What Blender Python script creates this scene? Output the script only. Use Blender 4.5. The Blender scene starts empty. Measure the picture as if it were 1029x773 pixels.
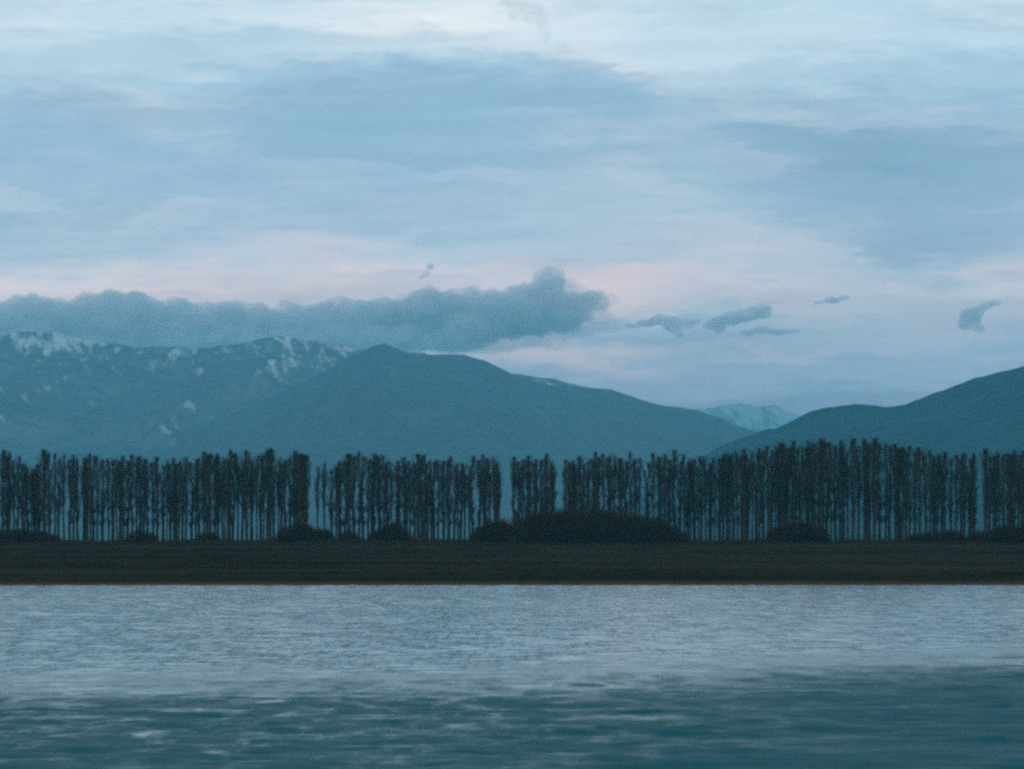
import bpy, math, random
import numpy as np

# ------------------------------------------------------------------ scene, camera, world, sun
C = bpy.data.collections.new('Scene_objects')
sc = bpy.context.scene
sc.collection.children.link(C)
F = 4000.0           # focal length in units of the 1029 px wide photograph
HZ = 552.0           # row of the horizon
CX = 514.5
K = 2421.0 / F       # depths below were paced out for a shorter lens and are divided by this
CAMH = 6.0

cam_d = bpy.data.cameras.new('camera')
cam = bpy.data.objects.new('camera', cam_d)
C.objects.link(cam)
cam.location = (0, 0, CAMH)
cam.rotation_euler = (math.radians(90), 0, 0)
cam_d.sensor_fit = 'HORIZONTAL'
cam_d.sensor_width = 36.0
cam_d.lens = 36.0 * F / 1029.0
cam_d.shift_y = (HZ - 386.5) / 1029.0
cam_d.clip_start = 0.5
cam_d.clip_end = 120000
sc.camera = cam

sc.view_settings.view_transform = 'Standard'
sc.view_settings.look = 'None'
sc.view_settings.gamma = 1
sc.view_settings.use_curve_mapping = False
sc.view_settings.exposure = 0.0
sc.cycles.use_denoising = False
sc.cycles.max_bounces = 5
sc.cycles.diffuse_bounces = 2
sc.cycles.glossy_bounces = 2
sc.cycles.volume_bounces = 1
sc.cycles.transmission_bounces = 2
sc.cycles.filter_width = 2.6

SUN_EL, SUN_AZ = math.radians(9), math.radians(-75)   # low behind the cloud, off to the left


def lin(r, g, b):
    f = lambda c: (c / 255 / 12.92) if c <= 10.31 else ((c / 255 + .055) / 1.055) ** 2.4
    return (f(r), f(g), f(b), 1.0)


class NB:
    """small builder of node expressions"""
    def __init__(s, tree):
        s.t = tree; s.n = tree.nodes; s.l = tree.links

    def set(s, sock, v):
        if hasattr(v, 'is_output') or isinstance(v, bpy.types.NodeSocket):
            s.l.new(v, sock)
        else:
            sock.default_value = v

    def m(s, op, a, b=None, c=None, clamp=False):
        n = s.n.new('ShaderNodeMath'); n.operation = op; n.use_clamp = clamp
        s.set(n.inputs[0], a)
        if b is not None: s.set(n.inputs[1], b)
        if c is not None: s.set(n.inputs[2], c)
        return n.outputs[0]

    def noise(s, vec, scale, detail=4, rough=.55, dist=0.0, color=False):
        n = s.n.new('ShaderNodeTexNoise'); s.l.new(vec, n.inputs['Vector'])
        s.set(n.inputs['Scale'], scale); n.inputs['Detail'].default_value = detail
        n.inputs['Roughness'].default_value = rough; n.inputs['Distortion'].default_value = dist
        return n.outputs['Color' if color else 'Fac']

    def comb(s, x, y, z=0.0):
        n = s.n.new('ShaderNodeCombineXYZ')
        s.set(n.inputs[0], x); s.set(n.inputs[1], y); s.set(n.inputs[2], z)
        return n.outputs[0]

    def sep(s, v):
        n = s.n.new('ShaderNodeSeparateXYZ'); s.l.new(v, n.inputs[0]); return n.outputs

    def mix(s, f, a, b, mode='MIX'):
        n = s.n.new('ShaderNodeMix'); n.data_type = 'RGBA'; n.blend_type = mode; n.clamp_factor = True
        s.set(n.inputs[0], f); s.set(n.inputs[6], a); s.set(n.inputs[7], b)
        return n.outputs[2]

    def ramp(s, f, stops, interp='LINEAR'):
        n = s.n.new('ShaderNodeValToRGB'); s.set(n.inputs[0], f)
        r = n.color_ramp; r.interpolation = interp
        r.elements[0].position, r.elements[0].color = stops[0][0], stops[0][1]
        r.elements[1].position, r.elements[1].color = stops[1][0], stops[1][1]
        for p, c in stops[2:]:
            e = r.elements.new(p); e.color = c
        return n.outputs[0]

    def smooth(s, x, a, b):
        n = s.n.new('ShaderNodeMapRange'); n.interpolation_type = 'SMOOTHSTEP'
        s.set(n.inputs[0], x); n.inputs[1].default_value = a; n.inputs[2].default_value = b
        return n.outputs[0]

    def scale(s, v, k):
        n = s.n.new('ShaderNodeVectorMath'); n.operation = 'SCALE'
        s.l.new(v, n.inputs[0]); n.inputs[3].default_value = k
        return n.outputs[0]


W = bpy.data.worlds.new('World'); sc.world = W; W.use_nodes = True
wb = NB(W.node_tree)
bg = W.node_tree.nodes['Background']
bg.inputs['Strength'].default_value = 0.1
tc = wb.n.new('ShaderNodeTexCoord')
d = wb.sep(tc.outputs['Generated'])
u = wb.m('ARCTAN2', d[0], d[1])
hyp0 = wb.m('SQRT', wb.m('ADD', wb.m('MULTIPLY', d[0], d[0]), wb.m('MULTIPLY', d[1], d[1])))
hyp = wb.m('MAXIMUM', d[1], wb.m('MULTIPLY', hyp0, .8))
u = wb.m('DIVIDE', u, K)
v = wb.m('MULTIPLY', wb.m('DIVIDE', d[2], wb.m('MAXIMUM', hyp, .02)), 1 / K)
# streaky warp of the high cloud sheet
pv = wb.comb(u, wb.m('MULTIPLY', v, 3.2), 0.0)
w1 = wb.m('SUBTRACT', wb.noise(pv, 9, 5, .6), .5)
w2 = wb.m('SUBTRACT', wb.noise(wb.comb(wb.m('ADD', u, 7.3), wb.m('MULTIPLY', v, 4.5), 1.0), 22, 5, .62), .5)
pv2 = wb.comb(wb.m('ADD', u, wb.m('MULTIPLY', w1, .06)), wb.m('MULTIPLY', wb.m('ADD', v, wb.m('MULTIPLY', w1, .01)), 9.0), 3.0)
w3 = wb.m('SUBTRACT', wb.noise(pv2, 20, 6, .65), .5)
vw = wb.m('ADD', v, wb.m('ADD', wb.m('MULTIPLY', w1, .05), wb.m('MULTIPLY', w2, .026)))
uw = wb.m('ADD', u, wb.m('ADD', wb.m('MULTIPLY', w1, .06), wb.m('MULTIPLY', w2, .03)))
PY = lambda py: (HZ - py) / F / K
PX = lambda px: math.atan((px - CX) / F) / K
stops = [(420, (118, 150, 180)), (395, (128, 160, 186)), (365, (138, 171, 196)), (335, (146, 177, 200)), (305, (174, 188, 206)),
         (280, (200, 205, 218)), (250, (180, 199, 218)), (222, (164, 192, 216)), (160, (152, 188, 214)),
         (110, (152, 190, 215)), (75, (170, 204, 226)), (45, (196, 221, 237)), (0, (200, 226, 240)), (-90, (214, 238, 250))]
VR = .30
HAZE_D, HAZE_TOP = 7.2e-5 * K, 1290.
AIR = (.09, .29, .45)        # what the air itself scatters towards the lake


def beyond(c, py):
    """radiance of the sky beyond the haze that reaches the lake as colour c (sRGB)"""
    path = min((HAZE_TOP - CAMH) / max(PY(py) * K, .01), 18900 / K)
    t = math.exp(-HAZE_D * path)
    return tuple(max(.02, (a_ - (1 - t) * j_) / t) for a_, j_ in zip(lin(*c)[:3], AIR)) + (1.0,)


col = wb.ramp(wb.m('DIVIDE', vw, VR), [(PY(p) / VR, beyond(c, p)) for p, c in stops], 'EASE')


def blob(col, px, py, rx, ry, c, amt, tilt=0.0):
    """a soft patch of the cloud sheet at a compass bearing and height"""
    du = wb.m('SUBTRACT', uw, PX(px)); dv = wb.m('SUBTRACT', wb.m('SUBTRACT', vw, PY(py)), wb.m('MULTIPLY', du, tilt))
    a = wb.m('MULTIPLY', du, F * K / rx); b = wb.m('MULTIPLY', dv, F * K / ry)
    g = wb.m('EXPONENT', wb.m('MULTIPLY', wb.m('ADD', wb.m('MULTIPLY', a, a), wb.m('MULTIPLY', b, b)), -1.0))
    return wb.mix(wb.m('MULTIPLY', g, amt), col, beyond(c, py))


for b in [
    (490, 12, 150, 26, (232, 240, 246), .9, 0), (625, 62, 120, 20, (222, 232, 241), .8, -.12),
    (60, 20, 200, 30, (208, 228, 240), .7, 0), (900, 25, 220, 28, (188, 216, 234), .7, 0),
    (190, 45, 110, 16, (160, 198, 222), .6, 0), (30, 80, 70, 25, (178, 207, 226), .5, 0),
    (430, 110, 230, 42, (142, 182, 210), .7, 0), (100, 215, 190, 26, (146, 184, 210), .8, 0),
    (870, 155, 190, 48, (134, 172, 199), .95, -.08), (690, 95, 100, 20, (150, 188, 212), .5, 0),
    (640, 195, 120, 50, (174, 199, 217), .75, 0), (170, 110, 80, 30, (166, 194, 216), .4, 0),
    (300, 244, 70, 22, (198, 206, 222), .7, 0), (10, 286, 120, 11, (226, 219, 224), .85, 0),
    (330, 290, 260, 20, (214, 204, 212), .65, 0), (760, 250, 170, 24, (176, 194, 213), .6, 0),
    (960, 235, 130, 34, (138, 172, 200), .7, 0), (600, 290, 70, 20, (214, 200, 210), .7, 0),
    (920, 292, 150, 20, (168, 186, 206), .75, 0), (680, 352, 160, 12, (132, 164, 190), .8, 0),
    (560, 362, 80, 16, (196, 190, 204), .75, -.15), (640, 378, 60, 10, (186, 184, 200), .6, 0),
    (720, 300, 60, 14, (182, 188, 206), .5, 0), (800, 352, 110, 6, (172, 184, 204), .6, .08),
    (930, 332, 140, 9, (166, 180, 202), .5, .03), (800, 380, 220, 20, (134, 166, 192), .6, 0)]:
    col = blob(col, *b)
# broken pale gaps and greyer streaks in the sheet
st1 = wb.smooth(wb.noise(wb.comb(wb.m('ADD', u, wb.m('MULTIPLY', w1, .08)), wb.m('MULTIPLY', wb.m('ADD', vw, wb.m('MULTIPLY', u, .06)), 5.5), 11.0), 9, 6, .55), .44, .76)
st2 = wb.smooth(wb.noise(wb.comb(wb.m('ADD', u, wb.m('MULTIPLY', w2, .05)), wb.m('MULTIPLY', wb.m('ADD', vw, wb.m('MULTIPLY', u, -.05)), 6.5), 17.0), 10, 6, .55), .44, .76)
col = wb.mix(wb.m('MULTIPLY', st1, .34), col, beyond((214, 220, 231), 220))
col = wb.mix(wb.m('MULTIPLY', st2, .36), col, beyond((134, 170, 196), 220))
br = wb.m('ADD', 1.0, wb.m('ADD', wb.m('MULTIPLY', w3, .32), wb.m('MULTIPLY', w2, .22)))
col = wb.mix(1.0, col, wb.comb(br, br, wb.m('ADD', wb.m('MULTIPLY', br, .7), .3)), 'MULTIPLY')
# pale tones for the upper sky behind, brightened to add light
zc = wb.mix(wb.noise(tc.outputs['Generated'], 3, 5), lin(196, 222, 238), lin(236, 243, 248))
# added dark sky overhead dims the near water; brightened sky behind lights the haze
front = wb.mix(wb.noise(tc.outputs['Generated'], 5, 5), lin(4, 60, 78), lin(22, 90, 108))
over = wb.mix(wb.smooth(d[1], .35, -.15), front, wb.mix(1.0, zc, (1.7, 1.7, 1.7, 1), 'MULTIPLY'))
zen = wb.smooth(v, .27, .66)
col = wb.mix(zen, col, over)
low = wb.smooth(v, 0.0, -.12)
col = wb.mix(low, col, lin(60, 100, 115))
sky = wb.n.new('ShaderNodeTexSky'); sky.sky_type = 'NISHITA'; sky.sun_disc = False
sky.sun_elevation = SUN_EL; sky.sun_rotation = SUN_AZ
cov = wb.n.new('ShaderNodeVectorMath'); cov.operation = 'SCALE'
wb.l.new(col, cov.inputs[0]); cov.inputs[3].default_value = 10.0      # background strength is 0.1
final = wb.mix(.94, sky.outputs[0], cov.outputs[0])
wb.l.new(final, bg.inputs['Color'])

sun_d = bpy.data.lights.new('sun', 'SUN'); sun_d.energy = .2; sun_d.angle = math.radians(20)
sun_d.color = (1.0, .9, .86)
sun = bpy.data.objects.new('sun', sun_d); C.objects.link(sun)
sun.location = (-300, 100, 200)
sun.rotation_euler = (math.radians(90) - SUN_EL, 0, -SUN_AZ + math.pi)

# ------------------------------------------------------------------ helpers
rng = np.random.default_rng(11)
random.seed(4)


def tag(o, label, cat=None, group=None, kind=None):
    o['label'] = label
    if cat: o['category'] = cat
    if group: o['group'] = group
    if kind: o['kind'] = kind
    return o


def mesh_obj(name, verts, faces, mat, parent=None, smooth=False):
    me = bpy.data.meshes.new(name)
    verts = np.asarray(verts, dtype=np.float32); faces = np.asarray(faces, dtype=np.int32)
    k = faces.shape[1]
    me.vertices.add(len(verts)); me.vertices.foreach_set('co', verts.ravel())
    me.loops.add(faces.size); me.loops.foreach_set('vertex_index', faces.ravel())
    me.polygons.add(len(faces))
    me.polygons.foreach_set('loop_start', np.arange(0, faces.size, k, dtype=np.int32))
    me.polygons.foreach_set('loop_total', np.full(len(faces), k, dtype=np.int32))
    me.polygons.foreach_set('use_smooth', np.full(len(faces), smooth))
    me.update(calc_edges=True); me.validate()
    if mat: me.materials.append(mat)
    o = bpy.data.objects.new(name, me); C.objects.link(o)
    if parent: o.parent = parent
    return o


def grid_faces(nx, ny):
    i = np.arange(nx - 1); j = np.arange(ny - 1)
    a = (j[:, None] * nx + i[None, :]).ravel()
    return np.stack([a, a + 1, a + 1 + nx, a + nx], 1)


def _hash(ix, iy, seed):
    h = (ix.astype(np.int64) * 374761393 + iy.astype(np.int64) * 668265263 + seed * 974634777) & 0xffffffff
    h = ((h ^ (h >> 13)) * 1274126177) & 0xffffffff
    return ((h ^ (h >> 16)) & 0xffff) / 65535.0


def vnoise(x, y, seed=0):
    ix = np.floor(x); iy = np.floor(y); fx = x - ix; fy = y - iy
    fx = fx * fx * (3 - 2 * fx); fy = fy * fy * (3 - 2 * fy)
    a = _hash(ix, iy, seed); b = _hash(ix + 1, iy, seed); c = _hash(ix, iy + 1, seed); e = _hash(ix + 1, iy + 1, seed)
    return (a * (1 - fx) + b * fx) * (1 - fy) + (c * (1 - fx) + e * fx) * fy


def fbm(x, y, o=5, seed=0, gain=.5):
    s = 0; a = 1; t = 0
    for k in range(o):
        s = s + a * vnoise(x * 2 ** k + 17.3 * k, y * 2 ** k - 9.1 * k, seed + k); t += a; a *= gain
    return s / t


def ridged(x, y, o=5, seed=0):
    s = 0; a = 1; t = 0
    for k in range(o):
        n = 1 - np.abs(2 * vnoise(x * 2 ** k + 5.7 * k, y * 2 ** k + 3.1 * k, seed + k) - 1)
        s = s + a * n * n; t += a; a *= .5
    return s / t


def new_mat(name):
    m = bpy.data.materials.new(name); m.use_nodes = True
    b = NB(m.node_tree); p = m.node_tree.nodes['Principled BSDF']
    return m, b, p


def pos(b):
    return b.n.new('ShaderNodeNewGeometry').outputs['Position']


# ------------------------------------------------------------------ ground: lake bed, bank and plain in one sheet
def shore_y(x):
    return 403 / K + x * .02 + 2.4 * (fbm(x / 40 + 50, x * 0 + 3.3, 4, 5) - .5)


def ground_z(x, y):
    s = y - shore_y(x)
    t = np.clip(s / (285 / K), 0, 1)
    z = 7.5 * (t ** .85) + np.clip(s, -30, 0) * .12
    z = z + np.clip(s * .9, 0, .35)                                     # low cut bank at the water's edge
    z = z + .55 * (fbm(x / 38, y / 14, 4, 9) - .5) * np.clip(s / 20, 0, 1)   # rough tussocky ground
    z = z + .35 * (fbm(x / 6, y / 8, 3, 19) - .5) * np.clip(s / 20, 0, 1)
    far = np.clip((y - 1300) / 600, 0, 1)
    return z - 2.5 * far


xs = np.concatenate([-np.geomspace(9000, 260, 24), np.linspace(-250, 250, 400), np.geomspace(260, 9000, 24)])
ys = np.concatenate([[330, 370, 390], np.linspace(396, 440, 60), np.linspace(442, 760, 260), np.geomspace(770, 18400, 60)]) / K
GX, GY = np.meshgrid(xs, ys)
gm, b, p = new_mat('bank_grass')
P = pos(b); s3 = b.sep(P)
st = b.comb(b.m('MULTIPLY', s3[0], .018), b.m('MULTIPLY', s3[1], .10), 0.0)
n1 = b.noise(st, 1.0, 6, .62); n2 = b.noise(P, .35, 5, .65); n3 = b.noise(b.comb(b.m('MULTIPLY', s3[0], .006), b.m('MULTIPLY', s3[1], .03), 5.0), 1.0, 4, .55)
c = b.ramp(n1, [(.34, (.006, .008, .004, 1)), (.50, (.016, .016, .009, 1)), (.66, (.034, .030, .019, 1))])
c = b.mix(b.smooth(n2, .42, .68), c, (.008, .010, .005, 1))
c = b.mix(b.m('MULTIPLY', b.smooth(n3, .45, .62), .7), c, (.030, .027, .018, 1))
edge = b.m('ADD', s3[2], b.m('MULTIPLY', b.m('SUBTRACT', n2, .5), .6))
c = b.mix(b.smooth(edge, .75, .25), c, (.05, .035, .022, 1))
b.l.new(c, p.inputs['Base Color']); p.inputs['Roughness'].default_value = .95
p.inputs['Specular IOR Level'].default_value = 0
ground = mesh_obj('ground', np.stack([GX, GY, ground_z(GX, GY)], -1).reshape(-1, 3), grid_faces(len(xs), len(ys)), gm, smooth=True)
tag(ground, 'low dark grassy bank and plain rising from the water to the trees', 'ground', kind='structure')

# ------------------------------------------------------------------ water
WAVE_SLOPE = .025
ROUGH_FAR = .13
wm, b, p = new_mat('lake_water')
P = pos(b); s3 = b.sep(P)
# calm and ruffled patches of the surface, in world metres
pat = b.m('SUBTRACT', b.noise(b.comb(b.m('MULTIPLY', s3[0], .035), b.m('MULTIPLY', s3[1], .055), 0.0), 1.0, 5, .6), .5)
line = b.m('ADD', s3[1], b.m('ADD', b.m('ADD', b.m('MULTIPLY', pat, 72), b.m('MULTIPLY', b.m('SUBTRACT', b.noise(b.comb(b.m('MULTIPLY', s3[0], .5), b.m('MULTIPLY', s3[1], .11), 3.0), 1.0, 5, .65, ), .5), 80)), b.m('ADD', b.m('MULTIPLY', b.m('MAXIMUM', s3[0], 0.0), -1.25), b.m('MULTIPLY', b.m('MINIMUM', s3[0], 0.0), -.45))))
ruf = b.smooth(line, 122, 220)
streak = b.smooth(b.noise(b.comb(b.m('MULTIPLY', s3[0], .07), b.m('MULTIPLY', s3[1], .33), 4.0), 1.0, 4, .6), .35, .75)
big = b.noise(b.comb(b.m('MULTIPLY', s3[0], .012), b.m('MULTIPLY', s3[1], .02), 9.0), 1.0, 3, .5)
q = b.comb(b.m('MULTIPLY', s3[0], 1.3), s3[1], 0.0)
amp = b.m('ADD', .06, b.m('MULTIPLY', ruf, .04))
na = b.sep(b.noise(q, 1.5, 5, .6, .3, True))
# cat's-paws: small patches of steeper and flatter ripples
paw = b.m('SUBTRACT', b.noise(b.comb(b.m('MULTIPLY', s3[0], 2.2), b.m('MULTIPLY', s3[1], .11), 2.0), 1.0, 6, .78, .3), .5)
mot = b.noise(b.comb(b.m('MULTIPLY', s3[0], .55), b.m('MULTIPLY', s3[1], .20), 6.0), 1.0, 5, .62, .6)
sx = b.m('SUBTRACT', na[0], .5); sy = b.m('SUBTRACT', b.m('SUBTRACT', na[1], .5), b.m('MULTIPLY', paw, 1.1))
geo = b.n.new('ShaderNodeNewGeometry')
nv = b.comb(b.m('MULTIPLY', sx, b.m('MULTIPLY', amp, 1.6)), b.m('MULTIPLY', sy, amp), 0.0)
va = b.n.new('ShaderNodeVectorMath'); va.operation = 'ADD'; b.l.new(nv, va.inputs[0]); b.l.new(geo.outputs['Normal'], va.inputs[1])
nn = b.n.new('ShaderNodeVectorMath'); nn.operation = 'NORMALIZE'; b.l.new(va.outputs[0], nn.inputs[0])
b.l.new(nn.outputs[0], p.inputs['Normal'])
p.inputs['Base Color'].default_value = (.003, .068, .088, 1)
p.inputs['IOR'].default_value = 1.333
calm = b.m('MULTIPLY', b.smooth(mot, .40, .70), b.smooth(s3[1], 70, 135))
calm = b.m('MULTIPLY', calm, b.m('ADD', .25, b.m('MULTIPLY', b.smooth(s3[0], 16, -4), .75)))
rough_near = b.m('SUBTRACT', b.m('SUBTRACT', .68, b.m('MULTIPLY', streak, .18)), b.m('MULTIPLY', calm, .34))
rough_far = b.m('ADD', ROUGH_FAR, b.m('MULTIPLY', paw, .14))
rg = b.n.new('ShaderNodeMix'); b.set(rg.inputs[0], ruf); b.set(rg.inputs[2], rough_near); b.set(rg.inputs[3], rough_far)
b.l.new(rg.outputs[0], p.inputs['Roughness'])
wx = np.concatenate([-np.geomspace(6000, 125, 14), np.linspace(-120, 120, 960), np.geomspace(125, 6000, 14)])
wy = [50.0]
while wy[-1] < 700: wy.append(wy[-1] + np.interp(wy[-1], [50, 200, 700], [.28, .4, .75]))
wy = np.concatenate([np.linspace(-700, 0, 8), wy])
X, Y = np.meshgrid(wx, wy)
patn = fbm(X * .035 + 40, Y * .055, 5, 91, .6) - .5
LN = Y + patn * 72 + np.where(X > 0, -X * 1.25, -X * .45)
RUF = np.clip((LN - 140) / 60, 0, 1); RUF = RUF * RUF * (3 - 2 * RUF)
STR = np.clip((fbm(X * .12, Y * .2, 4, 95, .6) - .42) / .25, 0, 1)
GUST = .75 + .5 * fbm(X * .05, Y * .03, 4, 99)
AMP = (2.2 + 1.4 * STR) * (1 - RUF) + RUF * GUST
AMP *= np.clip((130 - np.abs(X)) / 25, 0, 1) * np.clip((Y - 20) / 15, 0, 1)
Zw = np.zeros_like(X)
wr = np.random.default_rng(31)
for k in range(64):
    lam = 1.5 * (6.5 / 1.5) ** wr.random()
    th = wr.normal(0, .85)                       # wind blows down the lake
    kk = 2 * math.pi / lam
    a_ = WAVE_SLOPE / math.sqrt(64 / 2) / kk
    wob = 1.0 + .0 * X
    Zw += a_ * np.sin(kk * (X * math.sin(th) + Y * math.cos(th)) + wr.random() * 6.28)
# break the long crests up
Zw *= AMP * (.35 + 1.3 * fbm(X * 1.0, Y * .3, 3, 87))
water = mesh_obj('water', np.stack([X, Y, Zw], -1).reshape(-1, 3), grid_faces(len(wx), len(wy)), wm, smooth=True)
tag(water, 'wide grey blue lake, ruffled far out and darker and calmer near', 'lake', kind='structure')

# ------------------------------------------------------------------ mountains
def mountain_mat(name, forest, rock, snow=None):
    m, b, p = new_mat(name)
    P = pos(b); s3 = b.sep(P)
    n1 = b.noise(P, .004, 6, .6); n2 = b.noise(P, .02, 5, .6)
    c = b.mix(b.smooth(n1, .42, .62), forest, rock)
    c = b.mix(b.smooth(n2, .45, .7), c, tuple(x * .6 for x in forest[:3]) + (1,))
    if snow:
        lo, hi, amt = snow
        g = b.sep(b.n.new('ShaderNodeNewGeometry').outputs['Normal'])
        ns = b.noise(b.comb(b.m('ADD', b.m('MULTIPLY', s3[0], 1.6), b.m('MULTIPLY', s3[2], 1.1)), b.m('MULTIPLY', s3[1], .12), b.m('MULTIPLY', s3[2], .7)), .013, 6, .68)
        alt = b.smooth(s3[2], lo, hi)
        f = b.m('ADD', b.m('SUBTRACT', ns, .5), b.m('MULTIPLY', b.m('SUBTRACT', alt, .5), .32))
        f = b.m('ADD', f, b.m('MULTIPLY', b.m('SUBTRACT', g[0], 0.0), .28))     # drifts lie on the sides facing away from the wind
        c = b.mix(b.m('MULTIPLY', b.smooth(f, .0, .20), amt), c, (.8, .83, .86, 1))
    b.l.new(c, p.inputs['Base Color']); p.inputs['Roughness'].default_value = 1
    p.inputs['Specular IOR Level'].default_value = 0
    return m


def mountain(name, pts, yr, yf, mat, label, seed, A=.16, gs=900., fine=6.0, nx=420, ny=110, back=1300., wander=0.25):
    yr /= K; yf /= K; back /= K
    px = np.array([q[0] for q in pts], float); py = np.array([q[1] for q in pts], float)
    xr = (px - CX) / F * yr; zr = CAMH + (HZ - py) / F * yr
    xs = np.linspace(xr[0], xr[-1], nx)
    t = np.concatenate([np.linspace(0, 1, ny), 1 + np.linspace(0, 1, 26)[1:]])
    XX, T = np.meshgrid(xs, t)
    # ridge line wanders in depth
    dy = (fbm(XX / 2600., XX * 0 + 1.7, 3, seed + 40) - .5) * wander * (yr - yf)
    YR = yr + dy
    YY = np.where(T <= 1, yf + (YR - yf) * T, YR + (T - 1) * back)
    ZR = np.interp(XX * yr / YR, xr, zr)
    ZR = CAMH + (ZR - CAMH) * YR / yr
    ZR = ZR + fine * (fbm(XX / 60., XX * 0 + .5, 4, seed + 3) - .5) * 2
    base = 3.0
    spur = 1.12 + .55 * (fbm(XX / 1500., XX * 0 + 8., 3, seed + 7) - .5)
    front = base + (ZR - base) * np.clip(T, 0, 1) ** spur
    bk = ZR + (base - ZR) * np.clip(T - 1, 0, 1) ** .9
    Z = np.where(T <= 1, front, bk)
    r = ridged(XX / gs + .45 * fbm(XX / 700, YY / 700, 3, seed + 21), YY / (gs * 4.0), 5, seed) - .55
    env = np.where(T <= 1, np.clip(T * (1 - T) * 4, 0, 1) ** .8, np.clip((T - 1) * (2 - T) * 3, 0, 1))
    Z = Z + r * env * A * (ZR - base)
    Z = Z + (fbm(XX / 45., YY / 45., 3, seed + 60) - .5) * fine * env
    Z = np.maximum(Z, base + 1)
    Z[0] = base - 6; Z[-1] = base - 6
    o = mesh_obj(name, np.stack([XX, YY, Z], -1).reshape(-1, 3), grid_faces(nx, len(t)), mat, smooth=True)
    tag(o, label, 'mountain', kind='structure')
    return o


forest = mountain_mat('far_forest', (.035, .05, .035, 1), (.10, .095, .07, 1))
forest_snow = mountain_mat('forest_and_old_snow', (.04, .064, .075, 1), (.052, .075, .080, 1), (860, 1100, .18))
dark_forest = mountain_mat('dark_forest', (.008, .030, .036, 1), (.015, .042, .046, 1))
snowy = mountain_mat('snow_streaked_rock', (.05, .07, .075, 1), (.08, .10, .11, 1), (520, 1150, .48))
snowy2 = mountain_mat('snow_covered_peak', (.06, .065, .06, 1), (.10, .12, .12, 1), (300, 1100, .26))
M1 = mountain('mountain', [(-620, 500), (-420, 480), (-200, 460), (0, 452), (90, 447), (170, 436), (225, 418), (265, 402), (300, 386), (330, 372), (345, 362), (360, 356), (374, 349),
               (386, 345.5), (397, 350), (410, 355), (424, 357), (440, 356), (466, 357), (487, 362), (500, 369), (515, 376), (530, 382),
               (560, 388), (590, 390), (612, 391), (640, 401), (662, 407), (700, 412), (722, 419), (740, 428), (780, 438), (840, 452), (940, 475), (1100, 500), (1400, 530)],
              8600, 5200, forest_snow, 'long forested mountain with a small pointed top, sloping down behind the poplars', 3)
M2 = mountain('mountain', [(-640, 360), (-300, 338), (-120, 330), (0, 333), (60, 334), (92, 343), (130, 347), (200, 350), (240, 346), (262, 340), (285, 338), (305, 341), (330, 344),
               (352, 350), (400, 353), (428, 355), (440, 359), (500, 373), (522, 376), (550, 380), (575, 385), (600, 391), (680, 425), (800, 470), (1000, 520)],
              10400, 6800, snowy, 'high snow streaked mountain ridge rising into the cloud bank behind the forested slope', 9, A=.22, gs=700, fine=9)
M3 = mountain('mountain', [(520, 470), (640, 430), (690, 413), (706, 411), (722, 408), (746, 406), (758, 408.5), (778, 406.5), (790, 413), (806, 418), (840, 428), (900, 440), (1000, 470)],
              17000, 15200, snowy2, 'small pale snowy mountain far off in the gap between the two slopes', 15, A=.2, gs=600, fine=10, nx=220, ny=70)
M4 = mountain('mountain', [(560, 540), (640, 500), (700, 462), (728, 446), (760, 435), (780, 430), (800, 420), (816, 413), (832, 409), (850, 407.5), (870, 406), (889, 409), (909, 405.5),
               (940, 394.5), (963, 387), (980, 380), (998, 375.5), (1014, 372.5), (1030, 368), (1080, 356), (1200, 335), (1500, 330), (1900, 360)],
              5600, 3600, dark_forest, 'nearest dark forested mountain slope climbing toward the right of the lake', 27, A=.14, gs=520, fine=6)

# ------------------------------------------------------------------ haze
HX, HY0, HY1, HZ0, HZ1 = 10500., -1200., 18900. / K, -6., HAZE_TOP
hm = bpy.data.materials.new('evening_haze'); hm.use_nodes = True
hn = hm.node_tree
for n in list(hn.nodes):
    if n.type != 'OUTPUT_MATERIAL': hn.nodes.remove(n)
pvn = hn.nodes.new('ShaderNodeVolumePrincipled')
pvn.inputs['Color'].default_value = (.20, .735, 1.0, 1)
pvn.inputs['Density'].default_value = HAZE_D
pvn.inputs['Anisotropy'].default_value = 0.0
hn.links.new(pvn.outputs[0], [n for n in hn.nodes if n.type == 'OUTPUT_MATERIAL'][0].inputs['Volume'])
vv = [(x, y, z) for z in (HZ0, HZ1) for y in (HY0, HY1) for x in (-HX, HX)]
haze = mesh_obj('haze', vv, [(0, 2, 3, 1), (4, 5, 7, 6), (0, 1, 5, 4), (2, 6, 7, 3), (0, 4, 6, 2), (1, 3, 7, 5)], hm)
tag(haze, 'blue evening haze veiling the mountains', 'haze', kind='stuff')

# ------------------------------------------------------------------ clouds: lumpy solid volumes beyond the mountains
CLOUD_D = .0075
cm = bpy.data.materials.new('cloud_vapour'); cm.use_nodes = True
cn = cm.node_tree
for n in list(cn.nodes):
    if n.type != 'OUTPUT_MATERIAL': cn.nodes.remove(n)
pc = cn.nodes.new('ShaderNodeVolumePrincipled')
pc.inputs['Color'].default_value = (.99, .97, 1.0, 1)
cb = NB(cn)
ctc = cn.nodes.new('ShaderNodeNewGeometry')
cnz = cb.noise(ctc.outputs['Position'], .0065, 5, .6)
cden = cb.m('MULTIPLY', cb.m('ADD', .38, cb.m('MULTIPLY', cb.smooth(cnz, .34, .62), .62)), CLOUD_D)
dn = cden.node; dn.name = 'dens'
cn.links.new(cden, pc.inputs['Density'])
cn.links.new(pc.outputs[0], [n for n in cn.nodes if n.type == 'OUTPUT_MATERIAL'][0].inputs['Volume'])
thin = cm.copy(); thin.name = 'thin_cloud_vapour'
thin.node_tree.nodes['dens'].inputs[1].default_value = .010
dense = cm.copy(); dense.name = 'dense_cloud_vapour'
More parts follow.
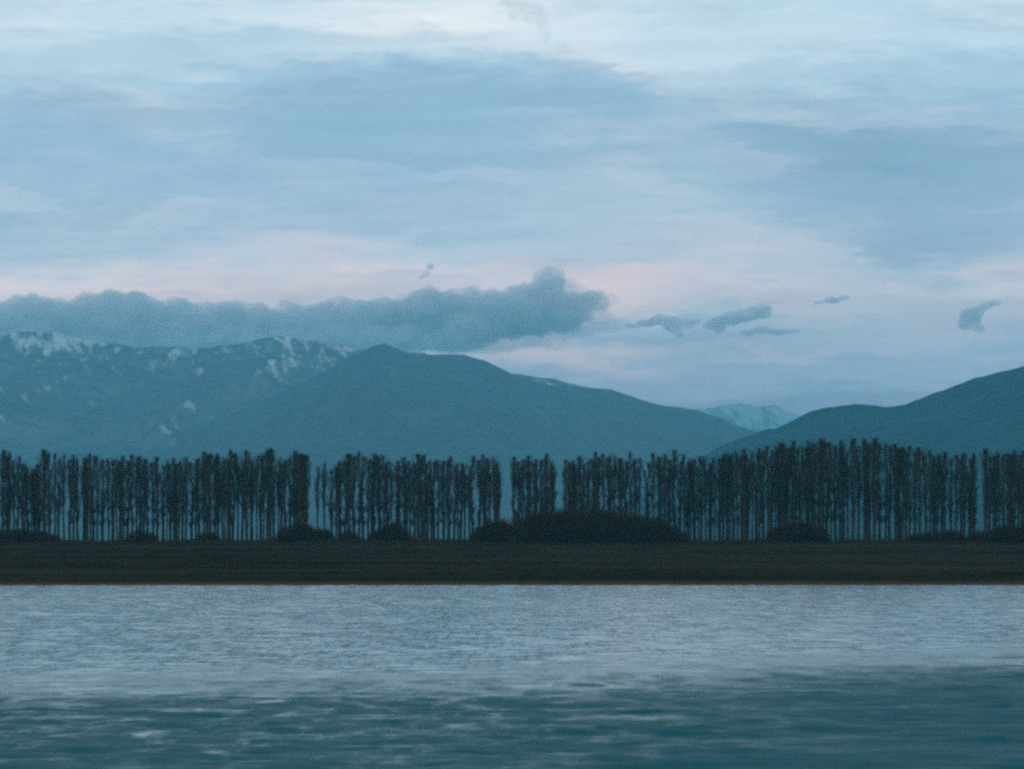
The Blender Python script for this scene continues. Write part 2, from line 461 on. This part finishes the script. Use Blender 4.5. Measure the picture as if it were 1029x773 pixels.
dense.node_tree.nodes['dens'].inputs[1].default_value = .015
tex_big = bpy.data.textures.new('billows', 'CLOUDS'); tex_big.noise_scale = 170; tex_big.noise_depth = 3
tex_small = bpy.data.textures.new('wisps', 'CLOUDS'); tex_small.noise_scale = 45; tex_small.noise_depth = 4

# unit icosphere
_ico = None
def ico():
    global _ico
    if _ico is None:
        import bmesh
        bm = bmesh.new(); bmesh.ops.create_icosphere(bm, subdivisions=2, radius=1)
        _ico = (np.array([v_.co[:] for v_ in bm.verts]), np.array([[v_.index for v_ in f.verts] for f in bm.faces])); bm.free()
    return _ico


def cloud(lumps, yc, mat, label, voxel, disp=(60, 26), depth=1.0, group=None, part_of=None):
    """lumps: (px, py, rx, ry) as seen from the lake, set at their real distance and size"""
    yc = yc / K
    iv, fc = ico(); V = []; Fc = []; off = 0
    k = yc / F
    r_ = random.Random(int(lumps[0][0]) + 5)
    cx = (np.mean([l[0] for l in lumps]) - CX) * k; cz = CAMH + (HZ - np.mean([l[1] for l in lumps])) * k
    for (px, py, rx, ry) in lumps:
        rd = min(rx, ry * 2.2) * depth
        ctr = np.array([(px - CX) * k - cx, r_.uniform(-.4, .4) * rd * k, CAMH + (HZ - py) * k - cz])
        V.append(iv * np.array([rx * k, rd * k, ry * k]) + ctr); Fc.append(fc + off); off += len(iv)
    o = mesh_obj('cloud', np.concatenate(V), np.concatenate(Fc), mat, smooth=True)
    o.location = (cx, yc, cz)
    m = o.modifiers.new('fuse', 'REMESH'); m.mode = 'VOXEL'; m.voxel_size = voxel; m.use_smooth_shade = True
    for tx, s_ in ((tex_big, disp[0]), (tex_small, disp[1])):
        dm = o.modifiers.new('billow', 'DISPLACE'); dm.texture = tx; dm.strength = s_; dm.mid_level = .5; dm.texture_coords = 'GLOBAL'
    if part_of is None:
        tag(o, label, 'cloud', group)
    else:
        o.name = 'veil'; o.parent = part_of; o.location = (cx - part_of.location[0], 0, cz - part_of.location[2])
    return o


top = [(-160, 305), (-80, 300), (0, 301), (20, 297), (38, 296), (60, 298), (90, 294), (112, 290), (135, 292), (152, 297), (184, 297), (205, 303), (233, 301),
       (262, 304), (283, 299), (300, 305), (320, 303), (340, 298), (358, 302), (377, 299), (397, 301), (425, 289), (442, 297), (458, 290),
       (478, 286), (495, 289), (515, 289), (530, 285)]
L = []
r_ = random.Random(3)
for i, (x, y) in enumerate(top):
    ry = r_.uniform(6, 13)
    L.append((x + r_.uniform(-6, 6), y + ry, ry * r_.uniform(1.1, 2.3), ry))
    for q_ in range(3):
        r2 = r_.uniform(2.5, 5.5)
        L.append((x + r_.uniform(-14, 14), y + r_.uniform(1, 6) + r2, r2 * r_.uniform(1, 1.6), r2))
for x in np.cumsum(np.r_[-170, np.random.default_rng(4).uniform(9, 27, 41)]):
    if x > 556: break
    x = float(x)
    y0 = np.interp(x, [t_[0] for t_ in top], [t_[1] for t_ in top])
    L.append((x, y0 + r_.uniform(18, 26), r_.uniform(18, 32), r_.uniform(11, 16)))
    y1 = 340 if x < 480 else 330
    L.append((x + 8, min(y0 + 38, y1), 30, 13))
for x in range(-170, 470, 30):
    L.append((x, 343, 34, 12))
L += [(552, 283, 17, 14), (545, 276, 9, 7), (562, 277, 9, 8), (549, 300, 22, 13), (578, 306, 20, 12), (592, 300, 12, 9), (602, 296, 9, 7),
      (570, 318, 28, 9), (520, 322, 40, 14), (480, 334, 40, 12), (606, 303, 7, 10)]
bank = cloud(L, 22500, cm,
      'long lumpy blue grey cloud bank lying along the snowy ridge', 40, (110, 70), 1.3)
faint = cm.copy(); faint.name = 'faint_cloud_vapour'
faint.node_tree.nodes['dens'].inputs[1].default_value = .0022
veil = [(x_, float(np.interp(x_, [t_[0] for t_ in top], [t_[1] for t_ in top])) + r_.uniform(16, 26), r_.uniform(22, 40), r_.uniform(14, 22)) for x_ in range(-160, 530, 24)]
veil += [(556, 296, 30, 20), (590, 306, 26, 16), (612, 300, 12, 9), (560, 330, 60, 12), (520, 342, 60, 10), (600, 326, 40, 8), (480, 348, 50, 10)]
cloud(veil, 22500, faint, '', 50, (150, 90), 1.2, None, bank)
cloud([(637, 328, 9, 3), (650, 325, 12, 4), (664, 321, 11, 6), (676, 326, 11, 9), (682, 335, 6, 7), (692, 325, 8, 6), (701, 323, 5, 4)], 22500, dense,
      'ragged cloud with a drooping underside, just past the tip of the cloud bank', 20, (22, 26), .9)
cloud([(714, 327, 9, 5), (722, 324, 11, 7), (735, 320, 12, 8), (748, 317, 12, 7.5), (758, 314, 12, 8), (768, 313, 9, 8.5), (764, 308, 6, 4), (722, 332, 8, 3.5)], 22500, dense,
      'rounded blue cloud slanting up to a blunt head, largest of the small ones', 20, (22, 26), .9)
cloud([(752, 334, 10, 3.4), (766, 332, 12, 4.4), (782, 334, 12, 3.8), (797, 333, 8, 2.8)], 22500, thin,
      'thin flat cloud directly beneath the slanting rounded cloud', 16, (14, 18), 1.6)
cloud([(822, 304, 8, 2.6), (836, 302, 10, 4), (849, 299, 7, 3)], 22500, thin,
      'tiny flat cloud wisp above the dip between the slopes', 15, (12, 18), 1.6)
cloud([(975, 319, 12, 11), (970, 326, 8, 6), (981, 313, 9, 6), (990, 308, 8, 4), (999, 305, 8, 3.4), (984, 330, 7, 4)], 22500, thin,
      'torn round cloud patch over the dark slope nearest the lake', 18, (20, 30), 1.6)
cloud([(428, 275, 4, 5), (432, 268, 5, 4), (424, 279, 4, 2.4)], 22500, thin,
      'tiny cloud scrap floating above the middle of the cloud bank', 14, (12, 18), 1.4)
wisp = cm.copy(); wisp.name = 'wispy_cloud_vapour'
wisp.node_tree.nodes['dens'].inputs[1].default_value = .0014
cloud([(524, 5, 14, 6), (516, 16, 8, 6), (538, 8, 10, 8), (545, 20, 8, 12), (548, 36, 6, 9), (510, 3, 10, 5), (532, 18, 9, 7)], 26000, wisp,
      'faint wispy cloud scrap high up at the top of the sky', 26, (35, 50), 1.4)

# ------------------------------------------------------------------ twigs and trees
def cones(p0, p1, r0, r1, sides=3):
    """tapered prisms from p0 to p1; arrays of n"""
    n = len(p0); d_ = p1 - p0; ln = np.linalg.norm(d_, axis=1, keepdims=True) + 1e-9; d_ = d_ / ln
    ref = np.where(np.abs(d_[:, 2:3]) > .9, np.array([[1., 0, 0]]), np.array([[0, 0, 1.]]))
    a = np.cross(d_, ref); a /= np.linalg.norm(a, axis=1, keepdims=True); c_ = np.cross(d_, a)
    V = []
    for P_, R_ in ((p0, r0), (p1, r1)):
        for k in range(sides):
            th = 2 * math.pi * k / sides
            V.append(P_ + (a * math.cos(th) + c_ * math.sin(th)) * np.asarray(R_).reshape(-1, 1))
    V = np.stack(V, 1).reshape(-1, 3)
    f = np.array([[k, (k + 1) % sides, sides + (k + 1) % sides, sides + k] for k in range(sides)])
    Fc = (np.arange(n)[:, None, None] * (2 * sides) + f[None]).reshape(-1, 4)
    return V, Fc


def join(parts):
    V = []; Fc = []; off = 0
    for v_, f_ in parts:
        V.append(v_); Fc.append(f_ + off); off += len(v_)
    return np.concatenate(V), np.concatenate(Fc)


def polyline_tube(pts, rad, sides=7):
    pts = np.asarray(pts, float); n = len(pts); V = []
    for i in range(n):
        for k in range(sides):
            th = 2 * math.pi * k / sides
            V.append(pts[i] + np.array([math.cos(th), math.sin(th), 0]) * rad[i])
    Fc = []
    for i in range(n - 1):
        for k in range(sides):
            Fc.append((i * sides + k, i * sides + (k + 1) % sides, (i + 1) * sides + (k + 1) % sides, (i + 1) * sides + k))
    return np.array(V), np.array(Fc)


bark, b, p = new_mat('poplar_bark')
P = pos(b); n1 = b.noise(P, 2.2, 4)
b.l.new(b.ramp(n1, [(.3, (.018, .018, .012, 1)), (.7, (.04, .038, .028, 1))]), p.inputs['Base Color'])
p.inputs['Roughness'].default_value = .95; p.inputs['Specular IOR Level'].default_value = .1
twig, b, p = new_mat('bare_twigs')
P = pos(b); n1 = b.noise(P, .6, 3)
b.l.new(b.ramp(n1, [(.3, (.022, .026, .018, 1)), (.7, (.042, .042, .03, 1))]), p.inputs['Base Color'])
p.inputs['Roughness'].default_value = 1; p.inputs['Specular IOR Level'].default_value = 0
scrub, b, p = new_mat('scrub_twigs')
P = pos(b); n1 = b.noise(P, .4, 4)
b.l.new(b.ramp(n1, [(.3, (.016, .013, .006, 1)), (.7, (.030, .024, .012, 1))]), p.inputs['Base Color'])
p.inputs['Roughness'].default_value = 1; p.inputs['Specular IOR Level'].default_value = 0


def rand_dirs(n, az, el):
    return np.stack([np.cos(az) * np.cos(el), np.sin(az) * np.cos(el), np.sin(el)], 1)


def make_poplar(seed, H=25.0, width=2.1, nb=46, low=.12, fork=False, dens=1.0, R=.31):
    g = np.random.default_rng(seed)
    bend = g.normal(0, .25, 2); zz = np.linspace(0, 1, 12)
    cxy = lambda t: np.stack([bend[0] * np.sin(t * 2.6) + .12 * np.sin(t * 9 + seed), bend[1] * np.sin(t * 2.2 + 1) * .8, t * H * .97], -1)
    pts = cxy(zz); pts[:, 1] -= bend[1] * math.sin(1) * .8; pts[0, 2] = -.8
    rad = 1.15 * R * (1 - zz) ** .75 + .02; rad[0] *= 1.45
    tv = [polyline_tube(pts, rad)]
    root = bpy.data.objects.new('poplar_tree', None); C.objects.link(root); root.empty_display_size = 1
    P0 = []; P1 = []; R0 = []; R1 = []
    def seg(a, c_, ra, rb): P0.append(a); P1.append(c_); R0.append(ra); R1.append(rb)
    t = np.clip(low + (1 - low) * np.sort(g.random(nb)) ** .9, 0, .96)
    base = cxy(t); base[:, 1] -= bend[1] * math.sin(1) * .8
    env = width * np.interp(t, [low, low + .25, .65, .88, 1], [.22, .62, 1.0, .8, .12])
    az = g.random(nb) * 2 * math.pi; el = np.radians(g.uniform(60, 82, nb))
    ln = env / np.cos(el) * g.uniform(.45, 1.2, nb)
    ln = np.clip(np.minimum(ln, (H * .985 - base[:, 2]) / np.sin(el)), .3, 8.5)
    dr = rand_dirs(nb, az, el)
    mid = base + dr * (ln * .5)[:, None]
    dr2 = dr + np.array([0, 0, .5]) + g.normal(0, .08, (nb, 3)); dr2 /= np.linalg.norm(dr2, axis=1, keepdims=True)
    tip = mid + dr2 * (ln * .5)[:, None]
    rb = .028 + .045 * ln / 6
    seg(base, mid, rb, rb * .7); seg(mid, tip, rb * .7, rb * .2)
    # secondary shoots
    n2 = int(nb * 7.5 * dens)
    i = g.integers(0, nb, n2); s = g.random(n2) ** .7
    b2 = np.where((s < .5)[:, None], base[i] + (mid[i] - base[i]) * (s * 2)[:, None], mid[i] + (tip[i] - mid[i]) * (s * 2 - 1)[:, None])
    az2 = az[i] + g.normal(0, 1.1, n2); el2 = np.radians(g.uniform(48, 86, n2)); l2 = g.uniform(.8, 2.0, n2) * (1.1 - .5 * s) * np.interp(b2[:, 2], [H * .8, H], [1, .35])
    d2 = rand_dirs(n2, az2, el2); t2 = b2 + d2 * l2[:, None]
    seg(b2, t2, np.full(n2, .03), np.full(n2, .012))
    # fine twigs, on the shoots and on the leader
    n3 = int(nb * 29 * dens)
    j = g.integers(0, n2, n3); s3_ = g.random(n3)
    b3 = b2[j] + (t2[j] - b2[j]) * s3_[:, None]
    d3 = rand_dirs(n3, az2[j] + g.normal(0, 1.0, n3), np.radians(g.uniform(35, 88, n3)))
    l3 = g.uniform(.4, 1.15, n3) * np.interp(b3[:, 2], [H * .85, H], [1, .5])
    seg(b3, b3 + d3 * l3[:, None], np.full(n3, .016), np.full(n3, .008))
    n4 = int(260 * dens); tt = g.uniform(.10, .97, n4); b4 = cxy(tt); b4[:, 1] -= bend[1] * math.sin(1) * .8
    d4 = rand_dirs(n4, g.random(n4) * 6.28, np.radians(g.uniform(30, 75, n4)))
    seg(b4, b4 + d4 * g.uniform(.4, 1.5, n4)[:, None], np.full(n4, .024), np.full(n4, .008))
    if fork:
        a0 = cxy(np.array([.3]))[0]; a0[1] -= bend[1] * math.sin(1) * .8
        side = 1 if seed % 2 else -1
        tv.append(polyline_tube([a0, a0 + (side * .9, .2, 3.5), a0 + (side * 1.3, .3, 8), a0 + (side * 1.5, .2, H * .6)], [.13, .11, .07, .02]))
    tm = mesh_obj('trunk', *join(tv), bark, root, smooth=True)
    cr = mesh_obj('crown', *cones(np.concatenate(P0), np.concatenate(P1), np.concatenate(R0), np.concatenate(R1)), twig, root)
    return root


protos = []
spec = [dict(width=2.0, nb=64), dict(width=1.5, nb=54, R=.27), dict(width=2.2, nb=74, R=.38, low=.10), dict(width=1.8, nb=58, low=.16), dict(width=2.0, nb=64, low=.12, fork=True),
        dict(width=1.3, nb=48, low=.2, R=.25), dict(width=2.5, nb=86, low=.1, R=.42), dict(width=1.9, nb=54, low=.15, dens=.8), dict(width=1.6, nb=56, fork=True), dict(width=1.2, nb=36, low=.2, dens=.6, R=.22)]
for i, s_ in enumerate(spec):
    protos.append(make_poplar(100 + i, **s_))
used = [False] * len(protos)


def place_poplar(k, x, y, height, wid, rot, label, group):
    src = protos[k]
    if not used[k]:
        used[k] = True; o = src
    else:
        o = src.copy(); C.objects.link(o)
        for ch in [c_ for c_ in src.children]:
            d_ = ch.copy(); C.objects.link(d_); d_.parent = o
    z = float(ground_z(np.array([x]), np.array([y]))[0])
    o.location = (x, y, z - .1); o.rotation_euler = (0, 0, rot)
    s_ = height / 25.0
    o.scale = (wid, wid, s_)
    o['label'] = label; o['category'] = 'tree'; o['group'] = group
    return o


# front row as it stands: bearing, height of the top, kind (t thick, m medium, s slim, w wisp, f forked, B broad)
FRONT = [(-22, 455, 'm'), (-10, 457, 't'), (3, 453, 't'), (10, 455, 'm'), (18, 458, 's'), (25, 464, 'w'), (32, 468, 'w'), (37, 466, 'w'), (45, 453, 'B'), (55, 456, 'm'), (64, 455, 's'), (74, 457, 'f'), (84, 458, 's'),
         (91, 456, 'm'), (98, 458, 'm'), (109, 460, 's'), (117, 460, 's'), (124, 458, 'm'), (133, 457, 's'), (141, 459, 't'), (148, 461, 's'), (158, 459, 'm'), (168, 461, 's'), (175, 460, 'm'), (180, 463, 's'),
         (187, 460, 'f'), (197, 461, 's'), (205, 454, 'm'), (211, 456, 'B'), (220, 455, 'f'), (226, 457, 's'), (231, 452, 'm'), (239, 455, 's'), (248, 454, 't'), (258, 456, 's'), (265, 453, 's'), (271, 451, 't'),
         (280, 459, 's'), (287, 462, 'm'), (296, 454, 't'), (302, 456, 'B'), (307.5, 458, 't'), (319, 467, 'w'), (326, 463, 'w'), (338, 467, 'f'), (342, 464, 's'), (351, 457, 't'), (361, 454, 'm'), (370, 461, 's'), (376, 455, 's'),
         (386, 458, 'm'), (393, 462, 's'), (406, 460, 'f'), (412, 463, 's'), (421, 457, 'B'), (427, 458, 'm'), (433, 462, 's'), (440, 462, 'm'), (452, 459, 'm'), (460, 463, 's'), (467, 464, 's'), (475, 459, 'm'),
         (486, 457, 'm'), (497, 458, 's'), (501, 462, 's'), (517, 459, 'm'), (525, 462, 's'), (531, 458, 'm'), (539, 461, 'f'), (549, 457, 'm'), (555, 463, 's'), (569, 462, 's'), (575, 463, 's'), (583, 459, 't'), (591, 461, 's'), (598, 454, 'm'),
         (606, 456, 's'), (617, 455, 's'), (625, 461, 's'), (634, 455, 'm'), (643, 460, 's'), (657, 455, 's'), (668, 456, 'f'), (678, 453, 'm'), (688, 457, 'm'), (694, 460, 's'), (702, 458, 'm'), (709, 458, 's'), (718, 460, 's'), (727, 456, 't'),
         (733, 455, 'f'), (741, 454, 's'), (748, 451, 'm'), (756, 452, 's'), (763, 451, 'm'), (772, 448, 'm'), (779, 446, 's'), (785, 446, 't'), (792, 447, 's'), (799, 444, 'm'), (807, 446, 's'), (813, 444, 'f'), (819, 446, 's'), (826, 442, 't'), (835, 444, 's'), (844, 443, 'm'), (848, 445, 's'),
         (857, 441, 't'), (869, 441, 't'), (879, 441, 't'), (890, 446, 'm'), (900, 447, 't'), (907, 449, 's'), (914, 448, 'm'), (924, 450, 't'), (935, 452, 'm'), (942, 456, 's'), (949, 454, 't'), (961, 457, 'm'), (969, 456, 't'),
         (979, 457, 'm'), (991, 451, 't'), (998, 456, 's'), (1004, 454, 'm'), (1012, 455, 'f'), (1019, 453, 'm'), (1028, 454, 't'), (1038, 455, 'm'), (1048, 454, 's')]
KIND = {'t': [2, 6], 'm': [0, 3, 7], 's': [1, 5], 'w': [9, 5], 'f': [4, 8], 'B': [6]}
LOOK = {'t': 'stout', 'm': 'plain', 's': 'slender', 'w': 'thin low', 'f': 'forked', 'B': 'broad bushy'}
# landmarks along the row that anyone can find
MARKS = [(60, 'the leftmost scrub mound'), (141, 'the leftmost tuft'), (302, 'the low round scrub'), (395, 'the small dome bush'),
         (507, 'the slot beside the thicket'), (561, 'the slot above the thicket'), (691, 'the thicket foot'),
         (803, 'the tallest poplars\' scrub'), (874, 'the treeline peak'), (986, 'the last slot')]
ORD = ['first', 'second', 'third', 'fourth', 'fifth', 'sixth', 'seventh', 'eighth', 'ninth', 'tenth', 'eleventh', 'twelfth', 'thirteenth', 'fourteenth']
order = {}
where = {}
seen = set()
for idx, (px, py, kd) in enumerate(FRONT):
    m_i = min(range(len(MARKS)), key=lambda q_: abs(MARKS[q_][0] - px))
    side = 'left' if px < MARKS[m_i][0] else 'right'
    order.setdefault((m_i, side), []).append(idx)
for (m_i, side), ids in order.items():
    ids.sort(key=lambda q_: abs(FRONT[q_][0] - MARKS[m_i][0]))
r_ = random.Random(8)
for (m_i, side), ids in order.items():
    for o_, idx in enumerate(ids):
        px, py, kd = FRONT[idx]
        y = (692 + r_.uniform(-3, 5)) / K
        x = (px - CX) / F * y
        gz = float(ground_z(np.array([x]), np.array([y]))[0])
        ht = CAMH + (HZ - py) / F * y - gz + r_.uniform(0, .4)
        where[idx] = f'{ORD[o_]} front trunk {side} of {MARKS[m_i][1]}'
        lab = f'{LOOK[kd]} bare poplar, {where[idx]}'
        wd = {'t': 1.0, 'm': .95, 's': .9, 'w': .85, 'f': 1.0, 'B': 1.2}[kd] * r_.uniform(.9, 1.15)
        place_poplar(r_.choice(KIND[kd]), x, y, ht, wd, r_.uniform(0, 6.28), lab, 'bare poplars of the front row')

# rows behind: same plantation, seen only in pieces between the front trunks
GAPS = [(312, 332), (504, 510), (560, 564), (984, 988)]
SECT = [(-99, 270, 'left of the low round scrub'), (270, 470, 'between the round scrub and the thicket'), (470, 700, 'above the big thicket'), (700, 860, 'under the rising treeline'), (860, 1200, 'near the right end')]
hmx = [q_[0] for q_ in FRONT]; hmy = [q_[1] for q_ in FRONT]
mids = []
for a_, b_ in zip(FRONT[:-1], FRONT[1:]):
    mids.append((0, 700, (a_[0] + b_[0]) / 2 + r_.uniform(-.8, .8)))
mids += [(1, 708, -15 + 1060 * (i + r_.uniform(.1, .9)) / 26) for i in range(26)]
for row, yy, px in mids:
    if True:
        if any(a_ < px < b_ for a_, b_ in GAPS): continue
        y = (yy + r_.uniform(-3, 3)) / K; x = (px - CX) / F * y
        top_y = np.interp(px, hmx, hmy) + r_.uniform(1, 7)
        gz = float(ground_z(np.array([x]), np.array([y]))[0])
        ht = CAMH + (HZ - top_y) / F * y - gz
        f_i = min(range(len(FRONT)), key=lambda q_: abs(FRONT[q_][0] - px))
        sd = 'left' if px < FRONT[f_i][0] else 'right'
        key = (row, f_i, sd)
        if key in seen:
            sd = 'left' if sd == 'right' else 'right'; f_i = min(max(f_i + (-1 if sd == 'left' else 1), 0), len(FRONT) - 1)
            sd = 'left' if px < FRONT[f_i][0] else 'right'; key = (row, f_i, sd)
        if key in seen: continue
        seen.add(key)
        place_poplar(r_.choice([0, 1, 3, 7, 7, 8, 5]), x, y, ht, r_.uniform(1.0, 1.3), r_.uniform(0, 6.28),
                     f'{("second", "third")[row]} row poplar {sd} of the {where[f_i].replace(" front trunk", " front one")}', 'bare poplars of the rear rows')

# ------------------------------------------------------------------ bushes and undergrowth
def bush(lumps, y, label, dens=1.0, seed=1):
    """lumps of a shrub: (px, top py, half width px, depth m). Many stems fanning up from the ground, thick with twigs"""
    g = np.random.default_rng(seed); P0 = []; P1 = []; R0 = []; R1 = []
    y = y / K; k = y / F; cx = (np.mean([l[0] for l in lumps]) - CX) * k
    cz = float(ground_z(np.array([cx]), np.array([float(y)]))[0])
    extra = []
    for (px, py, hw, dp) in lumps:               # uneven tufts standing out of the mass
        for _ in range(int(3 + hw / 4)):
            t_ = g.uniform(-.85, .85)
            extra.append((px + t_ * hw, py + (544 - py) * (1 - math.sqrt(1 - t_ * t_)) - g.uniform(-1.5, 2.2), g.uniform(2.5, 6), dp * .5))
    for (px, py, hw, dp) in list(lumps) + extra:
        lx = (px - CX) * k - cx; w = hw * k; h = CAMH + (HZ - py) * k - cz
        ns = int(10 + w * dp * .7)
        a = g.random(ns) * 6.28; rr = np.sqrt(g.random(ns)) * .8
        base = np.stack([lx + np.cos(a) * rr * w, np.sin(a) * rr * dp, np.full(ns, -.5)], 1)
        tip = np.stack([lx + (base[:, 0] - lx) * 1.12, base[:, 1] * 1.12, h * np.sqrt(np.clip(1 - rr ** 2 * .9, 0, 1)) * g.uniform(.8, 1.0, ns)], 1)
        P0.append(base); P1.append(tip); R0.append(np.full(ns, .07)); R1.append(np.full(ns, .02))
        n = int(dens * (w * h * 60 + w * dp * 50))
        # points spread through the dome, denser towards its skin
        a = g.random(n) * 6.28; z = g.random(n); r = np.sqrt(1 - z * z); s = g.uniform(.35, 1.0, n) ** .45
        lump = 1 + .06 * g.normal(0, 1, n) * (s > .93) + .16 * np.sin(a * 3 + seed + z * 4) * r + .10 * np.sin(a * 7 + 2 * seed + z * 9) + .06 * np.sin(a * 17 + z * 21)
        q0 = np.stack([lx + np.cos(a) * r * s * w * lump, np.sin(a) * r * s * dp * lump, z * s * h * lump * .96], 1)
        dr = np.stack([np.cos(a) * r * .5, np.sin(a) * r * .5, .55 + z * .6], 1) + g.normal(0, .35, (n, 3))
        dr /= np.linalg.norm(dr, axis=1, keepdims=True)
        q1 = q0 + dr * (g.uniform(.4, 1.15, n) * np.where(g.random(n) < .04, 2.4, 1.0))[:, None]
        P0.append(q0); P1.append(q1); R0.append(np.full(n, .035)); R1.append(np.full(n, .012))
    V, Fc = cones(np.concatenate(P0), np.concatenate(P1), np.concatenate(R0), np.concatenate(R1))
    o = mesh_obj('bush', V, Fc, scrub)
    o.location = (cx, y, cz)
    tag(o, label, 'bush', 'dark scrub bushes in front of the poplars')
    return o


bush([(500, 524, 24, 5), (486, 531, 14, 4)], 681, 'low dark bush against the near end of the big thicket, beneath a narrow slot', 1.3, 2)
bush([(585, 512, 55, 9), (556, 514, 40, 8), (535, 519, 28, 6), (612, 515, 48, 8), (640, 519, 38, 7), (662, 526, 26, 6), (676, 535, 18, 5)], 678,
     'large dark domed thicket, by far the widest bush along the row', 1.25, 3)
bush([(303, 527, 15, 4), (290, 530, 14, 4), (322, 533, 14, 3)], 684, 'low round dark scrub bush beside the open gap with short thin trees', 1.4, 5)
bush([(396, 526, 17, 4), (384, 534, 14, 4)], 684, 'small dome shaped dark bush midway between round scrub and big thicket', 1.4, 7)
bush([(800, 524, 20, 4), (785, 530, 15, 4), (820, 529, 14, 4)], 685, 'small dark scrub beneath the rising crowns of the tallest poplars', 1.2, 9)
bush([(1016, 528, 24, 5), (1045, 525, 26, 5), (990, 535, 16, 4)], 684, 'dark scrub mound at the right end of the row', 1.2, 11)
bush([(12, 533, 30, 4), (40, 537, 20, 4), (-20, 534, 20, 4)], 684, 'low dark hedge-like scrub at the left end of the row', 1.2, 13)
bush([(138, 534, 10, 3), (148, 537, 8, 3)], 685, 'small brushy scrub around one stout trunk in the even stretch', 1.0, 15)
bush([(352, 534, 8, 3)], 686, 'small brushy tuft around the stout trunk between the two round bushes', 1.0, 17)
bush([(935, 537, 26, 4), (955, 534, 16, 4)], 685, 'low scrub between the tallest poplars and the last slot', 1.1, 19)
bush([(209, 536, 10, 3)], 685, 'tiny scrub tuft at the foot of a stout poplar left of the round scrub', 1.0, 21)

g = np.random.default_rng(77)
n = 70000
ux = g.uniform(-175, 175, n); uy = g.uniform(664 / K, 712 / K, n)
hgt = .35 + 2.6 * np.clip(fbm(ux / 9., uy / 30., 4, 70, .6) - .30, 0, 1) * np.interp(uy * K, [664, 682, 712], [.35, 1, 1])
b0 = np.stack([ux, uy, ground_z(ux, uy) - .1], 1)
dr = g.normal(0, .45, (n, 3)); dr[:, 2] = 1.0
hh = hgt * g.uniform(.5, 1.0, n)
lift = g.uniform(0, .5, n) * hh
b0[:, 2] += lift
b1 = b0 + dr * (hh - lift * .6)[:, None]
und = mesh_obj('undergrowth', *cones(b0, b1, np.full(n, .045), np.full(n, .012)), scrub)
tag(und, 'dark tangled undergrowth along the foot of the poplars', 'undergrowth', kind='stuff')
